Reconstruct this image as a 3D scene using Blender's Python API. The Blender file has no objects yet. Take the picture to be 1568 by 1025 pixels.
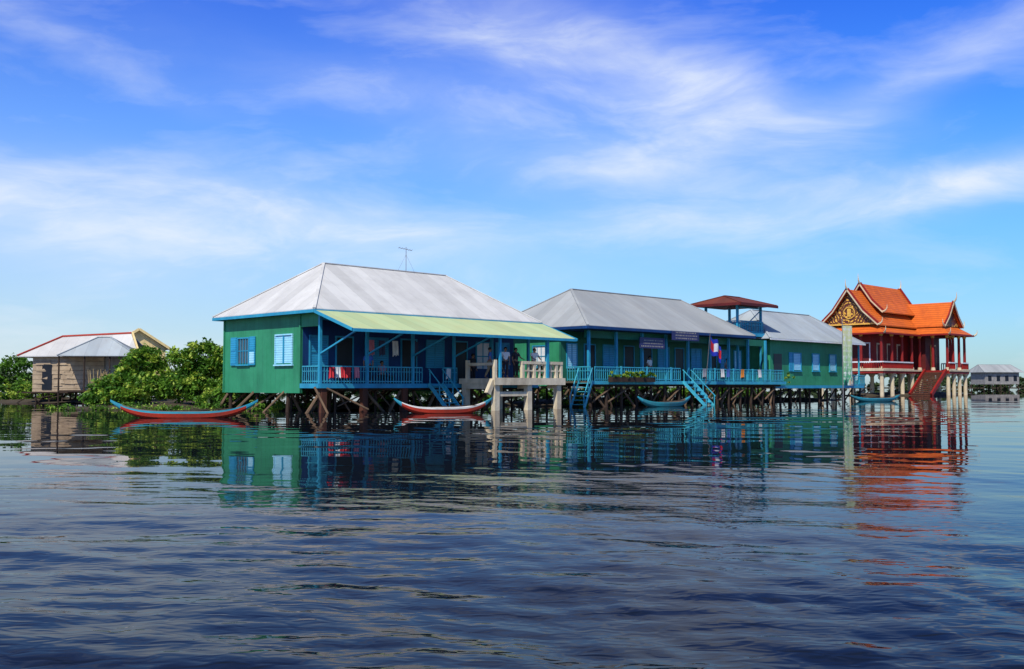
import bpy, math, random
import numpy as np
from mathutils import Vector, Matrix
random.seed(7); rng=np.random.default_rng(7)
scene=bpy.context.scene
F=1568.0; H=1.35
# ------------------------------------------------------------------ materials
class NT:
    def __init__(s,tree): s.t=tree; s.n=tree.nodes; s.l=tree.links
    def node(s,typ,**k):
        n=s.n.new(typ)
        for a,b in k.items(): setattr(n,a,b)
        return n
    def put(s,sock,v):
        if hasattr(v,'is_linked') or hasattr(v,'links'): s.l.new(v,sock)
        else: sock.default_value=v
    def math(s,op,a,b=None,clamp=False):
        n=s.node('ShaderNodeMath',operation=op); n.use_clamp=clamp
        s.put(n.inputs[0],a)
        if b is not None: s.put(n.inputs[1],b)
        return n.outputs[0]
    def mix(s,f,a,b,mode='MIX'):
        n=s.node('ShaderNodeMix',data_type='RGBA',blend_type=mode)
        s.put(n.inputs[0],f); s.put(n.inputs[6],a); s.put(n.inputs[7],b)
        return n.outputs[2]
    def noise(s,vec,scale,detail=4,rough=.55,dist=0):
        n=s.node('ShaderNodeTexNoise'); s.put(n.inputs['Vector'],vec)
        n.inputs['Scale'].default_value=scale; n.inputs['Detail'].default_value=detail
        n.inputs['Roughness'].default_value=rough; n.inputs['Distortion'].default_value=dist
        return n.outputs['Fac']
    def ramp(s,v,a,b,lo=0,hi=1):
        n=s.node('ShaderNodeMapRange'); s.put(n.inputs[0],v)
        for i,q in enumerate((a,b,lo,hi)): n.inputs[1+i].default_value=q
        return n.outputs[0]
    def mapping(s,vec,sc=(1,1,1),loc=(0,0,0),rot=(0,0,0),typ='POINT'):
        n=s.node('ShaderNodeMapping',vector_type=typ); s.put(n.inputs[0],vec)
        n.inputs['Location'].default_value=loc; n.inputs['Rotation'].default_value=rot; n.inputs['Scale'].default_value=sc
        return n.outputs[0]
def c4(c): return (c[0],c[1],c[2],1)
def mk(name,c1,c2=None,scale=2.0,rough=.7,bump=.0,stretch=(1,1,1),groove=None,gw=.08,sheets=None,axis='xy',spec=.3,metal=0,dirt=0.0,dirtc=(.08,.07,.05),gdark=.45,bscale=None):
    m=bpy.data.materials.new(name); m.use_nodes=True; t=NT(m.node_tree)
    b=t.n['Principled BSDF']
    tc=t.node('ShaderNodeTexCoord').outputs['Object']
    if c2 is None: c2=tuple(x*.75 for x in c1)
    mp=t.mapping(tc,stretch)
    f=t.ramp(t.noise(mp,scale,3,.6),.3,.7)
    col=t.mix(f,c4(c1),c4(c2))
    hgt=t.noise(mp,bscale or scale*6,2) if bump>0 else None
    sx=t.node('ShaderNodeSeparateXYZ'); t.put(sx.inputs[0],tc)
    co={'x':sx.outputs[0],'y':sx.outputs[1],'z':sx.outputs[2]}
    if axis=='xy': c=t.math('ADD',sx.outputs[0],sx.outputs[1])
    else: c=co[axis]
    if sheets:
        fl=t.math('FLOOR',t.math('MULTIPLY',c,1/sheets))
        w=t.node('ShaderNodeTexWhiteNoise',noise_dimensions='1D'); t.put(w.inputs['W'],fl)
        v=t.ramp(w.outputs['Value'],0,1,.88,1.05)
        cv=t.node('ShaderNodeCombineXYZ')
        for i in range(3): t.put(cv.inputs[i],v)
        col=t.mix(1.0,col,cv.outputs[0],'MULTIPLY')
    if groove:
        fr=t.math('FRACT',t.math('MULTIPLY',c,1/groove))
        g=t.math('LESS_THAN',fr,gw)
        col=t.mix(t.math('MULTIPLY',g,gdark),col,c4(tuple(x*.25 for x in c1)))
        if hgt is not None: hgt=t.math('SUBTRACT',t.math('MULTIPLY',hgt,.5),g)
    if dirt>0:
        d=t.noise(t.mapping(tc,(1,1,.35)),.9,4,.7)
        d=t.math('MULTIPLY',t.ramp(d,.45,.75),dirt,clamp=True)
        col=t.mix(d,col,c4(dirtc))
    t.put(b.inputs['Base Color'],col)
    b.inputs['Roughness'].default_value=rough; b.inputs['Specular IOR Level'].default_value=spec
    b.inputs['Metallic'].default_value=metal
    if bump>0:
        bn=t.node('ShaderNodeBump'); bn.inputs['Strength'].default_value=bump; bn.inputs['Distance'].default_value=.03
        t.put(bn.inputs['Height'],hgt); t.put(b.inputs['Normal'],bn.outputs[0])
    return m
M={}
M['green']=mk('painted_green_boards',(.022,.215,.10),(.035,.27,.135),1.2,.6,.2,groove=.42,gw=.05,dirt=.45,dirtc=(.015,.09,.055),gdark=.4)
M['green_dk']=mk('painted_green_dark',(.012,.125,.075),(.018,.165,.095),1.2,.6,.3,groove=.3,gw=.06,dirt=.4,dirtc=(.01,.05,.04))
M['blue']=mk('painted_blue_trim',(.015,.24,.42),(.03,.32,.48),3,.55,.1,dirt=.4,dirtc=(.03,.09,.13))
M['rail']=mk('painted_rail_turquoise',(.05,.42,.50),(.03,.27,.44),3,.55,.1,dirt=.4,dirtc=(.03,.10,.14))
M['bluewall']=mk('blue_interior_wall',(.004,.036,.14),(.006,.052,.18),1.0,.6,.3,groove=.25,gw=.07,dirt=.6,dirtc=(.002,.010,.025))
M['shutter']=mk('pale_blue_shutter',(.36,.72,.86),(.26,.60,.80),3,.5,.3,groove=.12,gw=.25,axis='z',gdark=.5)
M['shutter2']=mk('blue_shutter',(.02,.27,.48),(.03,.32,.54),3,.5,.3,groove=.12,gw=.25,axis='z',gdark=.5)
M['dark']=mk('dark_opening',(.006,.008,.012),(.012,.014,.02),2,.4)
M['glass']=mk('window_glass',(.03,.05,.07),(.05,.08,.10),2,.08,spec=.6)
M['white']=mk('white_paint',(.75,.76,.76),(.62,.63,.64),3,.6,.1)
def roofmats(nm,c1,c2,dirt):
    return [mk(nm+'_x',c1,c2,.5,.7,.25,stretch=(1,.25,.5),groove=.82,gw=.03,sheets=.82,axis='x',dirt=dirt,dirtc=(.26,.25,.24),gdark=.25),
            mk(nm+'_y',c1,c2,.5,.7,.25,stretch=(.25,1,.5),groove=.82,gw=.03,sheets=.82,axis='y',dirt=dirt,dirtc=(.26,.25,.24),gdark=.25)]
M['roof1']=roofmats('zinc_roof_light',(.58,.58,.56),(.48,.48,.47),.3)
M['roof2']=roofmats('zinc_roof_grey',(.35,.37,.37),(.26,.28,.29),.4)
M['roof3']=roofmats('zinc_roof_old',(.37,.42,.44),(.29,.33,.36),.4)
M['roofr']=roofmats('red_brown_roof',(.17,.035,.02),(.12,.028,.015),.05)
M['awn']=mk('awning_pale_green',(.50,.58,.30),(.42,.54,.28),.6,.5,.25,stretch=(1,.3,1),groove=.9,gw=.04,sheets=.9,axis='x',dirt=.35,dirtc=(.48,.42,.16),gdark=.3)
M['wood']=mk('weathered_wood',(.05,.030,.019),(.025,.017,.012),3,.85,.4,stretch=(1,1,.2))
M['woodr']=mk('reddish_wood',(.12,.04,.022),(.055,.024,.015),3,.85,.4,stretch=(1,1,.2))
M['woodl']=mk('pale_bamboo_pole',(.16,.10,.058),(.08,.055,.034),3,.85,.4,stretch=(1,1,.2))
M['deck']=mk('deck_boards',(.14,.11,.08),(.08,.07,.05),2,.85,.4,groove=.18,axis='x')
M['conc']=mk('painted_concrete',(.70,.62,.45),(.52,.44,.31),1.5,.8,.3,dirt=.6,dirtc=(.20,.16,.11))
M['mud']=mk('mud',(.07,.05,.032),(.04,.035,.018),.6,.95,.8)
M['tred']=mk('temple_red',(.27,.012,.008),(.19,.010,.008),1.2,.6,.2,dirt=.35,dirtc=(.08,.008,.007))
M['tredd']=mk('temple_dark_red',(.12,.012,.010),(.07,.008,.008),1.2,.6,.2)
M['ttile']=mk('orange_tiles',(.68,.14,.014),(.52,.10,.012),.9,.6,.6,groove=.30,gw=.28,axis='z',dirt=.35,dirtc=(.26,.05,.012),gdark=.4)
M['gold']=mk('gold_paint',(.75,.45,.07),(.55,.30,.04),3,.4,.3,spec=.6)
M['cream']=mk('cream_paint',(.66,.55,.36),(.50,.41,.27),1.2,.7,.2,dirt=.4,dirtc=(.2,.15,.09))
M['thatch']=mk('woven_palm_wall',(.50,.39,.26),(.32,.24,.16),1.6,.95,.9,groove=.35,gw=.12,axis='z',dirt=.6,dirtc=(.17,.12,.08),gdark=.5)
M['straw']=mk('dry_straw',(.60,.44,.18),(.38,.28,.12),4,.95,.7,stretch=(1,1,.2))
M['beige']=mk('yellow_board',(.80,.62,.28),(.68,.52,.24),1.5,.7,.2,groove=.4,gw=.05)
M['redtrim']=mk('red_trim',(.45,.05,.03))
M['grwall']=mk('grey_boards',(.30,.29,.27),(.18,.17,.16),1.5,.8,.3,groove=.3,gw=.07)
M['metal']=mk('grey_metal',(.2,.2,.21),rough=.4)
M['sign']=mk('navy_signboard',(.015,.02,.09),(.03,.03,.12),2,.4)
M['signt']=mk('sign_lettering',(.40,.37,.32))
# gable ornament
def gable_mat():
    m=bpy.data.materials.new('gilded_pediment'); m.use_nodes=True; t=NT(m.node_tree); b=t.n['Principled BSDF']
    tc=t.node('ShaderNodeTexCoord').outputs['Object']
    v=t.node('ShaderNodeTexVoronoi',feature='DISTANCE_TO_EDGE'); t.put(v.inputs['Vector'],tc); v.inputs['Scale'].default_value=1.9
    w=t.node('ShaderNodeTexWave',wave_type='RINGS'); t.put(w.inputs['Vector'],t.mapping(tc,(1,1,1),(0,-3.7,-11))); w.inputs['Scale'].default_value=.8; w.inputs['Distortion'].default_value=6; w.inputs['Detail Scale'].default_value=2
    f=t.math('MULTIPLY',t.ramp(v.outputs[0],.04,.14),t.ramp(w.outputs['Fac'],.45,.6),clamp=True)
    t.put(b.inputs['Base Color'],t.mix(f,(.10,.02,.012,1),(.72,.40,.06,1)))
    bn=t.node('ShaderNodeBump'); bn.inputs['Distance'].default_value=.08; t.put(bn.inputs['Height'],f); t.put(b.inputs['Normal'],bn.outputs[0])
    b.inputs['Roughness'].default_value=.45
    return m
M['gable']=gable_mat()
def leafmat(name,a,b_,c):
    m=bpy.data.materials.new(name); m.use_nodes=True; t=NT(m.node_tree); b=t.n['Principled BSDF']
    tc=t.node('ShaderNodeTexCoord').outputs['Object']
    g=t.node('ShaderNodeNewGeometry')
    f=t.ramp(t.noise(tc,.55,1),.35,.65)
    col=t.mix(f,c4(a),c4(b_))
    col=t.mix(t.math('MULTIPLY',g.outputs['Random Per Island'],.6),col,c4(c))
    t.put(b.inputs['Base Color'],col); b.inputs['Roughness'].default_value=.55; b.inputs['Specular IOR Level'].default_value=.25
    tr=t.node('ShaderNodeBsdfTranslucent'); t.put(tr.inputs[0],col)
    mx=t.node('ShaderNodeMixShader'); mx.inputs[0].default_value=.3
    t.l.new(b.outputs[0],mx.inputs[1]); t.l.new(tr.outputs[0],mx.inputs[2])
    t.l.new(mx.outputs[0],t.n['Material Output'].inputs[0])
    return m
M['leaf']=leafmat('leaves_green',(.06,.17,.014),(.16,.32,.028),(.035,.10,.013))
M['leafy']=leafmat('leaves_yellow_green',(.32,.46,.045),(.17,.32,.035),(.46,.52,.08))
M['leafd']=leafmat('leaves_distant',(.05,.09,.03),(.08,.12,.04),(.03,.06,.025))
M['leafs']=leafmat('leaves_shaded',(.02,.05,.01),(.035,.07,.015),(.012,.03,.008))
def plain(name,c,rough=.7): return mk(name,c,tuple(x*.8 for x in c),4,rough,.0)
# ------------------------------------------------------------------ mesh builder
class MB:
    def __init__(s,*mats): s.v=[];s.f=[];s.m=[];s.mats=[M[x] if isinstance(x,str) else x for x in mats]
    def poly(s,pts,m=0):
        i=len(s.v); s.v+=[tuple(p) for p in pts]; s.f.append(tuple(range(i,i+len(pts)))); s.m.append(m)
    def box(s,x0,x1,y0,y1,z0,z1,m=0):
        if x0>x1:x0,x1=x1,x0
        if y0>y1:y0,y1=y1,y0
        i=len(s.v)
        s.v+=[(x0,y0,z0),(x1,y0,z0),(x1,y1,z0),(x0,y1,z0),(x0,y0,z1),(x1,y0,z1),(x1,y1,z1),(x0,y1,z1)]
        for f in ((3,2,1,0),(4,5,6,7),(0,1,5,4),(1,2,6,5),(2,3,7,6),(3,0,4,7)): s.f.append(tuple(i+k for k in f)); s.m.append(m)
    def beam(s,p,q,w,h=None,m=0):
        p=Vector(p);q=Vector(q);h=h or w; d=(q-p).normalized()
        up=Vector((0,0,1)) if abs(d.z)<.95 else Vector((1,0,0))
        a=d.cross(up).normalized()*w/2; b=a.cross(d).normalized()*h/2
        i=len(s.v)
        for c in (p,q):
            for e in (-a-b,a-b,a+b,-a+b): s.v.append(tuple(c+e))
        for f in ((3,2,1,0),(4,5,6,7),(0,1,5,4),(1,2,6,5),(2,3,7,6),(3,0,4,7)): s.f.append(tuple(i+k for k in f)); s.m.append(m)
    def cyl(s,p,q,r0,r1=None,n=8,m=0):
        p=Vector(p);q=Vector(q); r1=r0 if r1 is None else r1; d=(q-p).normalized()
        up=Vector((0,0,1)) if abs(d.z)<.95 else Vector((1,0,0))
        a=d.cross(up).normalized(); b=a.cross(d).normalized(); i=len(s.v)
        for c,r in ((p,r0),(q,r1)):
            for k in range(n):
                t=2*math.pi*k/n; s.v.append(tuple(c+(a*math.cos(t)+b*math.sin(t))*r))
        for k in range(n):
            s.f.append((i+k,i+(k+1)%n,i+n+(k+1)%n,i+n+k)); s.m.append(m)
        s.f.append(tuple(i+k for k in range(n))[::-1]); s.m.append(m)
        s.f.append(tuple(i+n+k for k in range(n))); s.m.append(m)
    def slab(s,pts,th,m=0):
        n=len(pts); i=len(s.v); s.v+=[tuple(p) for p in pts]; s.v+=[(p[0],p[1],p[2]-th) for p in pts]
        s.f.append(tuple(range(i,i+n))); s.m.append(m); s.f.append(tuple(range(i+2*n-1,i+n-1,-1))); s.m.append(m)
        for k in range(n): s.f.append((i+(k+1)%n,i+k,i+n+k,i+n+(k+1)%n)); s.m.append(m)
    def obj(s,name,parent=None,smooth=False,loc=None):
        me=bpy.data.meshes.new(name); me.from_pydata(s.v,[],s.f)
        for x in s.mats: me.materials.append(x)
        me.polygons.foreach_set('material_index',s.m)
        if smooth: me.polygons.foreach_set('use_smooth',[True]*len(s.f))
        me.update()
        o=bpy.data.objects.new(name,me); scene.collection.objects.link(o)
        if parent: o.parent=parent
        if loc: o.location=loc
        return o
def empty(name,loc=(0,0,0),rz=0):
    e=bpy.data.objects.new(name,None); scene.collection.objects.link(e); e.location=loc; e.rotation_euler=(0,0,rz); e.empty_display_size=.3; return e
RZ=math.atan2(.7115,.7027); O=(-9.375,50,0)
def L2W(s,t,z=0): return (O[0]+.7027*s-.7115*t, O[1]+.7115*s+.7027*t, z)
def wbox(mb,face,a0,a1,n0,n1,z0,z1,m=0):
    k,c=face
    if k=='x': mb.box(c-n1,c-n0,a0,a1,z0,z1,m)
    else: mb.box(a0,a1,c-n1,c-n0,z0,z1,m)
def window(mb,face,a0,a1,z0,z1,fr,pane,bars=0,open_sh=None):
    w=.07
    wbox(mb,face,a0+w,a1-w,.004,.02,z0+w,z1-w,pane)
    wbox(mb,face,a0,a0+w,.003,.08,z0,z1,fr); wbox(mb,face,a1-w,a1,.003,.08,z0,z1,fr)
    wbox(mb,face,a0+w,a1-w,.003,.078,z1-w,z1,fr); wbox(mb,face,a0-.05,a1+.05,.003,.12,z0-w,z0,fr)
    for i in range(bars):
        a=a0+w+(a1-a0-2*w)*(i+1)/(bars+1); wbox(mb,face,a-.015,a+.015,.021,.06,z0,z1-w,fr)
    if bars: zm=(z0+z1)/2; wbox(mb,face,a0+w,a1-w,.022,.05,zm-.02,zm+.02,fr)
def hip(mb,e,ze,r,zr,th=.06,caps=None):
    x0,x1,y0,y1=e; ra,rb,ty=r
    A=(x0,y0,ze);B=(x1,y0,ze);C=(x1,y1,ze);D=(x0,y1,ze);R0=(ra,ty,zr);R1=(rb,ty,zr)
    mb.slab([A,B,R1,R0],th,0); mb.slab([C,D,R0,R1],th,0); mb.slab([D,A,R0],th,1); mb.slab([B,C,R1],th,1)
    if caps is not None:
        up=Vector((0,0,.02))
        for p,q in ((A,R0),(B,R1),(C,R1),(D,R0),(R0,R1)): mb.beam(Vector(p)+up,Vector(q)+up,.16,.05,caps)
def rail(mb,p,q,h=.86,sp=.17,m=0,posts=True):
    p=Vector(p);q=Vector(q);d=q-p;L=d.length;z=Vector((0,0,1))
    mb.beam(p+z*h,q+z*h,.07,.06,m); mb.beam(p+z*.12,q+z*.12,.05,.05,m); mb.beam(p+z*(h*.72),q+z*(h*.72),.035,.035,m)
    n=max(1,int(L/sp))
    for i in range(n+1):
        c=p+d*(i/n); mb.beam(c+z*.02,c+z*(h-.03),.035,.035,m)
def stairs(mb,top,bot,width,wdir,n=7,m=0,hr=True):
    top=Vector(top);bot=Vector(bot);w=Vector(wdir).normalized()*width/2
    for sgn in (-1,1):
        mb.beam(top+w*sgn,bot+w*sgn,.06,.2,m)
        if hr:
            up=Vector((0,0,.8)); mb.beam(top+w*sgn+up,bot+w*sgn+up,.05,.05,m)
            for k in (0.05,.5,.95): c=top.lerp(bot,k)+w*sgn; mb.beam(c,c+up,.05,.05,m)
    for i in range(n):
        c=top.lerp(bot,(i+.5)/n); mb.beam(c-w*.98,c+w*.98,.24,.04,m)
def stilts(mb,ss,ts,z1,r=.09,brace=.5,m=0,z0=-.5,m2=None):
    m2=m if m2 is None else m2
    for s in ss:
        for t in ts:
            ds,dt=random.uniform(-.12,.12),random.uniform(-.1,.1)
            mb.cyl((s+ds,t+dt,z0),(s,t,z1),r*random.uniform(.8,1.2),r*.85,7,m)
            if random.random()<brace:
                mb.cyl((s+random.choice((-1,1))*random.uniform(.8,1.7),t+random.uniform(-.2,.2),z0+.3),(s,t,z1-.1),r*.7,r*.6,6,m2)
            if random.random()<brace*.5:
                mb.cyl((s,t-.2,z0+.8),(s+random.uniform(1,2.3),t-.1,z1-.15),r*.55,r*.55,6,m2)
def cloth(mb,p,q,drop,m=0,amp=.05):
    p=Vector(p);q=Vector(q);d=q-p; n=Vector((-d.y,d.x,0)).normalized(); N=8;K=5;i=len(mb.v)
    ph=random.random()*6
    for a in range(N+1):
        for b in range(K+1):
            x=p+d*(a/N)+Vector((0,0,-drop*b/K*(1+.08*math.sin(a*1.7+ph))))+n*amp*math.sin(a*1.5+ph)*(b/K); mb.v.append(tuple(x))
    for a in range(N):
        for b in range(K):
            k=i+a*(K+1)+b; mb.f.append((k,k+1,k+K+2,k+K+1)); mb.m.append(m)
# ------------------------------------------------------------------ main house
def house1():
    E=empty('stilt_house',O,RZ)
    ze=5.08
    r=MB(M['roof1'][0],M['roof1'][1],M['roof1'][1]); hip(r,(-.5,15.7,-.2,9.5),ze,(3.4,12.3,4.65),8.0,.06,2)
    r.obj('roof',E)
    f=MB('blue')
    for a in ((-.52,15.72,-.24,-.205),(-.52,15.72,9.505,9.54)): f.box(*a,ze-.2,ze-.045)
    f.box(-.54,-.505,-.2,9.5,ze-.2,ze-.045); f.box(15.705,15.74,-.2,9.5,ze-.2,ze-.045)
    f.obj('fascia',E)
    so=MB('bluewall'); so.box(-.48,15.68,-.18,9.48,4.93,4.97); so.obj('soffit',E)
    a=MB('awn'); a.slab([(-.5,-3.3,3.98),(15.2,-3.3,3.98),(15.7,-.26,4.98),(-.5,-.26,4.98)],.04); a.obj('awning_roof',E)
    a=MB('blue'); a.box(-.5,15.2,-3.36,-3.31,3.84,3.99)
    a.beam((-.53,-3.33,3.93),(-.53,-.26,4.93),.05,.14); a.beam((15.3,-3.33,3.93),(15.72,-.26,4.93),.05,.14)
    for i in range(7):
        s=.1+i*2.5; a.beam((s,-3.25,3.88),(s,-.28,4.86),.07,.09)
    for s in (0,2.86,5.87,8.8):
        a.beam((s,-.05,2.9),(s,-2.9,3.9),.08,.08)
    a.obj('awning_frame',E)
    w=MB('green'); w.box(-.06,.06,1.6,9,.95,4.93); w.box(.06,15.2,8.9,9.0,.95,4.93); w.box(15.1,15.22,1.6,8.9,1.2,4.93)
    w.box(-.06,.06,.05,1.59,4.25,4.93); w.obj('walls',E)
    w=MB('green'); w.box(-.12,-.065,1.57,1.66,.95,4.93); w.box(-.12,-.065,8.93,9.02,.95,4.93); w.obj('wall_trim',E)
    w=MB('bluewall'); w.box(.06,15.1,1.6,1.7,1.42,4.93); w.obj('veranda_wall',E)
    d=MB('blue','glass','dark','shutter','shutter2','white')
    # side windows
    window(d,('x',-.06),6.35,7.55,2.45,3.9,0,1,3)
    for a0,a1 in ((5.75,6.3),(7.6,8.2)):
        wbox(d,('x',-.06),a0,a1,.03,.08,2.4,3.92,4); wbox(d,('x',-.06),a0+.05,a1-.05,.081,.10,2.5,3.1,3 if a0<6 else 4); wbox(d,('x',-.06),a0+.05,a1-.05,.081,.10,3.2,3.82,4)
    window(d,('x',-.06),2.25,3.85,2.4,3.95,3,3); wbox(d,('x',-.06),3.02,3.08,.03,.09,2.45,3.9,0)
    # veranda wall doors & windows
    fy=('y',1.6)
    for a,b,k in ((.5,1.5,4),(2.1,3.1,2),(4.0,5.4,4),(6.4,7.4,2),(8.2,9.4,4),(10.2,11.2,2),(12.0,13.0,5),(13.6,14.6,4)):  # white panel stands in for bright sky seen through the house
        z0=1.45 if k==2 else 2.3
        wbox(d,fy,a,b,.004,.03,z0,3.8,k)
        for q in (a-.07,b): wbox(d,fy,q,q+.07,.003,.07,z0,3.8,0)
        wbox(d,fy,a-.07,b+.07,.003,.075,3.8,3.88,0)
        if k!=2: wbox(d,fy,(a+b)/2-.03,(a+b)/2+.03,.031,.05,z0,3.8,0); wbox(d,fy,a,b,.031,.055,3.0,3.06,0)
    d.obj('windows_and_doors',E)
    p=MB('blue')
    for s in (0,2.86,5.87,8.8,11.7,14.7): p.box(s-.07,s+.07,-.07,.07,1.42,4.9)
    p.box(-.05,15.2,-.05,.05,4.55,4.7); p.box(13.0,13.16,-3.1,-2.94,1.72,3.9); p.box(9.3,9.42,-3.1,-2.98,1.72,3.9)
    p.obj('veranda_posts',E)
    k=MB('rail'); rail(k,(0,1.5,1.42),(0,.05,1.42)); rail(k,(.07,-.02,1.42),(2.8,-.02,1.42)); rail(k,(2.95,-.02,1.42),(5.8,-.02,1.42)); rail(k,(8.0,-.02,1.42),(9.0,-.02,1.42)); rail(k,(5.95,-.02,1.42),(6.5,-.02,1.42)); k.obj('railing',E)
    k=MB('deck','blue','wood'); k.box(-.1,15.4,-.12,1.55,1.28,1.42); k.box(.08,15.05,1.56,8.85,1.28,1.41); k.box(-.1,15.4,-.165,-.125,1.2,1.43,1); k.box(-.16,-.105,-.12,1.5,1.2,1.43,1)
    for t in (.2,3,6,8.6): k.box(.09,15.3,t,t+.14,1.08,1.275,2)
    k.obj('deck',E)
    k=MB('wood','woodr','woodl'); stilts(k,[.2+2.5*i for i in range(7)],(.1,3,6,8.7),1.25,.12,.9,m2=2)
    stilts(k,[1.3+2.5*i for i in range(6)],(.5,4.4),1.25,.07,.9,m2=2)
    for s in (.2,2.7,5.3): k.box(s-.16,s+.16,-.1,.2,-.5,1.2,1)
    k.cyl((.0,-1.2,-.6),(-.3,.0,1.25),.06,.06,7,2); k.cyl((1.9,-1.4,.15),(.2,-.3,1.2),.05,.05,8,2); k.cyl((-1.6,3,-.3),(.2,3.1,1.2),.06,.06,8,2); k.cyl((-.9,6.2,-.4),(1.2,5.0,1.2),.06,.06,8,2)
    k.obj('stilts',E)
    k=MB('rail','blue'); stairs(k,(7.3,-.2,1.42),(7.5,-1.7,-.15),.95,(1,0,0),7); k.obj('stairs',E)
    k=MB(plain('red_cloth',(.6,.03,.04)),plain('white_cloth',(.7,.7,.68)),plain('pink_cloth',(.6,.2,.25)),plain('dark_cloth',(.05,.06,.12)))
    for s,m in ((.5,0),(.85,1),(1.15,0),(1.5,0),(2.0,2),(8.2,1)): cloth(k,(s,-.08,2.25),(s+.3,-.09,2.24),.55,m)
    for s,m in ((3.6,2),(4.3,3),(5.2,1),(6.6,3)): cloth(k,(s,.9,3.7),(s+.4,.9,3.7),.8,m)
    k.obj('laundry',E)
    k=MB('blue',plain('plastic_red',(.5,.04,.04)),'wood'); k.box(4,5.5,1.0,1.4,1.8,1.86,2); 
    for s in (4.1,5.4):
        k.box(s-.04,s+.04,1.05,1.35,1.42,1.8,2)
    k.obj('bench',E)
house1()
# tv antenna
def antenna():
    a=MB('metal'); a.cyl((0,0,-.35),(0,0,1.35),.02,.018,6)
    a.cyl((-.45,0,1.3),(.35,0,1.15),.014,.014,6)
    for k in (-.4,-.25,-.1,.05,.2,.33): a.cyl((k,-.3,1.23-k*.18),(k,.3,1.23-k*.18),.01,.01,5)
    for k in (-1,1): a.cyl((0,0,.9),(k*.5,0,-.1),.006,.006,4)
    o=a.obj('tv_antenna'); o.location=L2W(9.2,4.65,8.1); o.rotation_euler=(0,0,.3)
antenna()
# ------------------------------------------------------------------ concrete landing
def landing():
    E=empty('concrete_landing',O,RZ)
    k=MB('conc'); k.box(9.0,14.4,-3.05,-.2,1.42,1.71); k.box(8.9,14.5,-3.12,-3.055,1.36,1.74)
    for s in (9.2,11.7,14.1):
        k.box(s-.17,s+.17,-3.0,-2.7,-.6,1.42); k.box(s-.17,s+.17,-.7,-.4,-.6,1.42)
        k.slab([(s-.17,-2.69,1.41),(s-.17,-2.2,1.41),(s+.17,-2.2,1.41),(s+.17,-2.69,1.41)],.25)
    k.box(9.37,11.53,-2.95,-2.75,.75,1.0); k.box(9.05,9.25,-2.69,-.71,1.15,1.41)
    k.beam((8.6,-2.85,.9),(9.0,-2.85,1.6),.25,.25)
    k.obj('slab_and_columns',E)
    k=MB('conc')
    for s in (11.2,12.1,13.0,13.9,14.3): k.box(s-.09,s+.09,-3.0,-2.82,1.71,2.62)
    for s in (11.65,12.55,13.45): k.box(s-.05,s+.05,-2.96,-2.86,1.71,2.5)
    k.box(11.1,14.4,-3.02,-2.8,2.5,2.66); k.box(11.3,14.2,-2.97,-2.85,2.1,2.18)
    for t in (-2.2,-1.3,-.5): k.box(14.2,14.36,t-.08,t+.08,1.71,2.5)
    k.box(14.18,14.38,-2.79,-.4,2.503,2.66)
    k.box(9.0,9.18,-3.0,-2.82,1.71,2.7); k.box(9.0,9.18,-.9,-.72,1.71,2.7); k.box(9.02,9.16,-2.81,-.91,2.4,2.55)
    k.obj('balustrade',E)
landing()
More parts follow.
